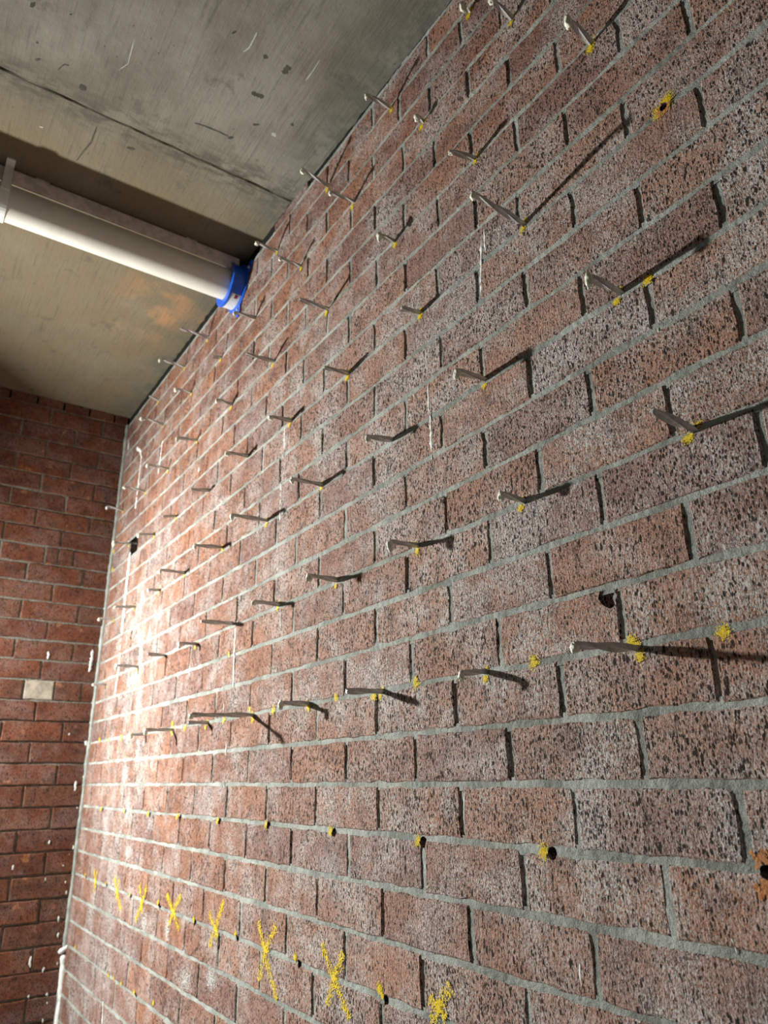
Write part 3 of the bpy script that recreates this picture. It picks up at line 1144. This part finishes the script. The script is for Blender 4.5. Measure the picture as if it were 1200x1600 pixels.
for (row, y, z, v) in TIES:
    if random.random() < 0.9:
        bm = bmesh.new()
        rad = random.uniform(0.0045, 0.0085)
        sgn = random.choice((1, 1, 0.3))
        oy, oz = y + random.uniform(-0.004, 0.010), z - random.uniform(0.007, 0.014)
        flakes(bm, gauss_blot(oy, oz, rad, 420) + gauss_blot(y + random.uniform(-.008, .008), z + 0.004, rad * 0.8, 120), 0.0008, 1)
        o = link('paint_dot', bm, M['paint'], wall_right)
        o['label'] = 'yellow spray-paint dot at the foot of a tie'

for (y, z, ry, rz) in WASHES:
    bm = bmesh.new()
    pts = [(y + random.gauss(0, 0.5) * ry, z + random.gauss(0, 0.55) * rz, 0.55) for _ in range(int(900 + 5.0e5 * ry * rz))]
    flakes(bm, pts, 0.0009, 1)
    link('white_wash', bm, M['lime'], wall_right)


def run_mesh(pts, width, thick, plane):
    """a hardened dribble: arched ribbon down a wall; plane maps (u, v, out) to world"""
    bm = bmesh.new()
    fine_pts = []
    for a, b in zip(pts[:-1], pts[1:]):
        n = max(2, int(math.hypot(b[0] - a[0], b[1] - a[1]) / 0.004))
        for k in range(n):
            t = k / n
            fine_pts.append((a[0] + (b[0] - a[0]) * t, a[1] + (b[1] - a[1]) * t))
    fine_pts.append(pts[-1])
    n = len(fine_pts)
    seed = random.random() * 50
    rings = []
    for i, (u, v) in enumerate(fine_pts):
        a = fine_pts[max(0, i - 1)]
        b = fine_pts[min(n - 1, i + 1)]
        d = Vector((b[0] - a[0], b[1] - a[1]))
        d.normalize()
        taper = min(1.0, 0.35 + i * 0.25, 0.35 + (n - 1 - i) * 0.25)
        w = width * 0.5 * taper * (1 + 0.55 * noise.noise(Vector((seed, i * 0.45, 0))) + 0.3 * random.uniform(-1, 1))
        h = thick * taper * (0.8 + 0.5 * noise.noise(Vector((seed + 9, i * 0.4, 0))))
        du = width * 0.25 * noise.noise(Vector((seed, 7, i * 0.35)))
        px, pz = -d.y, d.x
        ring = []
        for q in range(6):
            an = math.pi * q / 5
            s = math.cos(an) * w + du
            ring.append(plane(u + px * s, v + pz * s, math.sin(an) * h - 0.001))
        rings.append(ring)
    add_rings(bm, rings, close=True, cap=True)
    bmesh.ops.recalc_face_normals(bm, faces=bm.faces[:])
    return bm


for pts, w in GROUT_RUNS:
    bm = run_mesh(pts, max(w, 0.0028), 0.0011 + w * 0.10, lambda u, v, o_: (-o_, u, v))
    link('grout_run', bm, M['lime'], wall_right, smooth=True)

for (x, z, h, w) in SPLASHES:
    bm = run_mesh([(x, z + h), (x + random.uniform(-.003, .003), z), (x, z - h)], w * 1.5, 0.003, lambda u, v, o_: (u, CORNER_Y - 0.002 - o_, v))
    link('grout_splash', bm, M['lime'], wall_back, smooth=True)

# thick white run hanging in the corner
rope = empty('grout_cord', (ROPE[0][0], CORNER_Y - 0.012, ROPE[-1][1]), 'thick lumpy white cord of grout hanging down the corner between the two walls', 'grout')
base = Vector(rope.location)


def lump_tube(pts, rad, name):
    bm = bmesh.new()
    fine_pts = []
    for a, b in zip(pts[:-1], pts[1:]):
        n = max(3, int(math.hypot(b[0] - a[0], b[1] - a[1]) / 0.006))
        fine_pts += [(a[0] + (b[0] - a[0]) * k / n, a[1] + (b[1] - a[1]) * k / n) for k in range(n)]
    fine_pts.append(pts[-1])
    rings = []
    n = len(fine_pts)
    for i, (x, z) in enumerate(fine_pts):
        a = fine_pts[max(0, i - 1)]
        b = fine_pts[min(n - 1, i + 1)]
        d = Vector((b[0] - a[0], 0, b[1] - a[1])).normalized()
        s = d.cross(Vector((0, 1, 0)))
        t = min(1.0, 0.5 + 0.3 * i, 0.5 + 0.3 * (n - 1 - i))
        r = rad * t * (1 + 0.22 * noise.noise(Vector((i * 0.28, 2, 3))) + 0.1 * noise.noise(Vector((i * 0.9, 8, 3))))
        c = Vector((x, CORNER_Y - 0.013, z)) - base
        rings.append([tuple(c + s * r * math.cos(q * math.pi / 5) + Vector((0, 1, 0)) * r * math.sin(q * math.pi / 5)) for q in range(10)])
    add_rings(bm, rings)
    bmesh.ops.recalc_face_normals(bm, faces=bm.faces[:])
    return link(name, bm, M['lime'], rope, smooth=True)


lump_tube(ROPE, 0.0125, 'hanging_run')
lump_tube(ROPE_TOP, 0.010, 'top_lump')

# ------------------------------------------------------------------ helical wall ties
ORD = ['', 'second ', 'third ', 'fourth ', 'fifth ', 'sixth ', 'seventh ', 'eighth ', 'ninth ', 'tenth ', 'eleventh ', 'twelfth ', 'thirteenth ']
ROWNAME = {2: 'lowest row', 5: 'second row up', 8: 'third row up', 11: 'fourth row up',
           14: 'fifth row up', 17: 'second row below the ceiling', 19: 'top row by the ceiling'}
random.seed(3)
for row in ROWNAME:
    rowt = sorted([t for t in TIES if t[0] == row], key=lambda t: t[1])
    for i, (_, y, z, v) in enumerate(rowt):
        vec = Vector(v)
        L = max(vec.length, 0.022)
        d = vec.normalized()
        blob = random.random() < 0.8
        look = 'long ' if L > 0.1 else ('short ' if L < 0.045 else '')
        where = 'rightmost' if i == 0 else ('%sfrom right' % ORD[i])
        root = empty('wall_tie', (0, y, z), '%stwisted grey steel tie, %s in the %s' % (look, where, ROWNAME[row]), 'wall tie', 'wall ties, ' + ROWNAME[row])
        s1 = d.cross(Vector((0, 0, 1))).normalized()
        s2 = d.cross(s1)
        bm = bmesh.new()
        rings = []
        ph = random.random() * 6.28
        nseg = max(8, int(L / 0.005))
        prof = [5.0, 2.0, 4.0, 2.0, 5.0, 2.0, 4.0, 2.0]
        for k in range(nseg + 1):
            t = -0.03 + (L + 0.03) * k / nseg
            a0 = ph + t * 26.0
            sc = 1.0 if k < nseg else 0.8
            rings.append([tuple(d * t + (s1 * math.cos(a0 + q * math.pi / 4) + s2 * math.sin(a0 + q * math.pi / 4)) * prof[q] * 0.0013 * sc) for q in range(8)])
        add_rings(bm, rings)
        bmesh.ops.recalc_face_normals(bm, faces=bm.faces[:])
        link('steel_shaft', bm, M['steel'], root)
        if blob:
            bm = bmesh.new()
            bmesh.ops.create_icosphere(bm, subdivisions=3, radius=1.0)
            sz = random.uniform(0.0058, 0.0088)
            sd = Vector((random.random() * 30, random.random() * 30, 0))
            droop = random.uniform(0.8, 1.7)
            for vt in bm.verts:
                p = vt.co.copy()
                k = 1 + 0.45 * noise.noise(p * 1.6 + sd) + 0.15 * noise.noise(p * 4 + sd)
                q = Vector((p.x * 0.8, p.y * 0.75, p.z * droop)) * sz * k
                vt.co = d * (L + 0.0005) + q + Vector((0, 0, -0.004 * droop))
            link('grout_blob', bm, M['blob'], root, smooth=True)

# ------------------------------------------------------------------ drain pipe, clip, strip and fire collar under the ceiling
PY, PZ, PR = 2.098, 2.668, 0.0555
bm = bmesh.new()
add_rings(bm, [circle_x(x, PY, PZ, PR, 48) for x in (0.03, -2.6)] , cap=False)
add_rings(bm, [circle_x(x, PY, PZ, PR * 0.93, 48) for x in (-2.6, 0.03)], cap=False)
pipe = link('drain_pipe', bm, M['pvc'], None, smooth=True)
pipe['label'] = 'white plastic drain pipe running under the concrete ceiling into the brick wall'
pipe['category'] = 'pipe'

# hanger clip
cx = -0.775
clip = empty('pipe_clip', (cx, PY, CEIL_FAR), 'white hanger band around the drain pipe at the left edge', 'clip')
bm = bmesh.new()
rings = []
for (x, r) in ((-0.014, PR + 0.001), (-0.014, PR + 0.005), (0.014, PR + 0.005), (0.014, PR + 0.001), (-0.014, PR + 0.001)):
    rings.append(circle_x(x, 0, PZ - CEIL_FAR, r, 40))
add_rings(bm, rings, cap=False)
bmesh.ops.recalc_face_normals(bm, faces=bm.faces[:])
link('band', bm, M['clip'], clip)
bm = bmesh.new()
add_box(bm, (-0.012, -PR - 0.008, PZ - CEIL_FAR), (0.012, -PR - 0.003, 0.0))
add_box(bm, (-0.012, -PR - 0.035, -0.005), (0.012, -PR - 0.003, 0.0))
link('bracket', bm, M['clip'], clip)

# grimy strip between the pipe and the slab
strip_o = empty('conduit_strip', (-1.3, 2.03, CEIL_FAR), 'grimy pinkish strip fixed to the ceiling alongside the white drain pipe', 'strip')
bm = bmesh.new()
rings = []
for i in range(120):
    x = -1.2 + 2.475 * i / 119
    j = 0.0012 * noise.noise(Vector((x * 12, 0, 0)))
    rings.append([(x, 0.015, -0.008), (x, 0.015 + j, -0.0545 + j), (x, 0.024, -0.0545), (x, 0.024, -0.008)])
add_rings(bm, rings)
bmesh.ops.recalc_face_normals(bm, faces=bm.faces[:])
link('strip_body', bm, M['batten'], strip_o)
for x in (-0.4, 0.15, 0.62, 1.1):
    bm = bmesh.new()
    add_box(bm, (x - 0.02, 0.018, -0.009), (x + 0.02, 0.023, 0.0))
    link('packer', bm, M['batten'], strip_o)

# intumescent fire collar screwed to the wall
collar = empty('fire_collar', (0, PY, PZ), 'blue metal fire collar around the drain pipe where it enters the brick wall', 'collar')
CR = 0.079
bm = bmesh.new()
prof = [(-0.001, CR - 0.012), (-0.001, CR + 0.010), (-0.005, CR + 0.010), (-0.007, CR), (-0.044, CR), (-0.046, CR + 0.003), (-0.052, CR + 0.003), (-0.053, CR - 0.004), (-0.052, PR + 0.002), (-0.020, PR + 0.001)]
add_rings(bm, [circle_x(x, 0, 0, r, 56) for x, r in prof], cap=False)
bmesh.ops.recalc_face_normals(bm, faces=bm.faces[:])
link('collar_band', bm, M['blue'], collar, smooth=False)
tab_ang = [math.radians(a) for a in (-98, 30, 160)]
for a in tab_ang:
    ca, sa = math.cos(a), math.sin(a)
    bm = bmesh.new()
    rings = []
    for x in (-0.0045, -0.0012):
        ring = []
        for (rr, ww) in ((CR - 0.003, 0.020), (CR + 0.030, 0.017), (CR + 0.046, 0.010), (CR + 0.050, 0.0), (CR + 0.046, -0.010), (CR + 0.030, -0.017), (CR - 0.003, -0.020)):
            ring.append((x, ca * rr - sa * ww, sa * rr + ca * ww))
        rings.append(ring)
    add_rings(bm, rings)
    bmesh.ops.recalc_face_normals(bm, faces=bm.faces[:])
    tab = link('fixing_tab', bm, M['blue'], collar)
    bm = bmesh.new()
    rc = CR + 0.020
    add_rings(bm, [[(x, ca * rc + r * math.cos(q * math.pi / 4), sa * rc + r * math.sin(q * math.pi / 4)) for q in range(8)] for x, r in ((-0.004, 0.006), (-0.008, 0.0055), (-0.0095, 0.003))])
    bmesh.ops.recalc_face_normals(bm, faces=bm.faces[:])
    link('screw', bm, M['screw'], tab)


def curved_patch(x0, x1, a0, a1, rad, mat, name, parent, n=14):
    bm = bmesh.new()
    rings = []
    for i in range(n + 1):
        a = math.radians(a0 + (a1 - a0) * i / n)
        rings.append([(x0, rad * math.cos(a), rad * math.sin(a)), (x1, rad * math.cos(a), rad * math.sin(a)),
                      (x1, (rad - .001) * math.cos(a), (rad - .001) * math.sin(a)), (x0, (rad - .001) * math.cos(a), (rad - .001) * math.sin(a))])
    add_rings(bm, rings)
    bmesh.ops.recalc_face_normals(bm, faces=bm.faces[:])
    return link(name, bm, mat, parent)


st = curved_patch(-0.043, -0.009, -128, -62, CR + 0.0008, M['sticker'], 'sticker', collar)
st['label'] = 'grey sticker with a dark red mark'
curved_patch(-0.030, -0.020, -126, -116, CR + 0.0018, M['red_print'], 'red_print', st, 4)
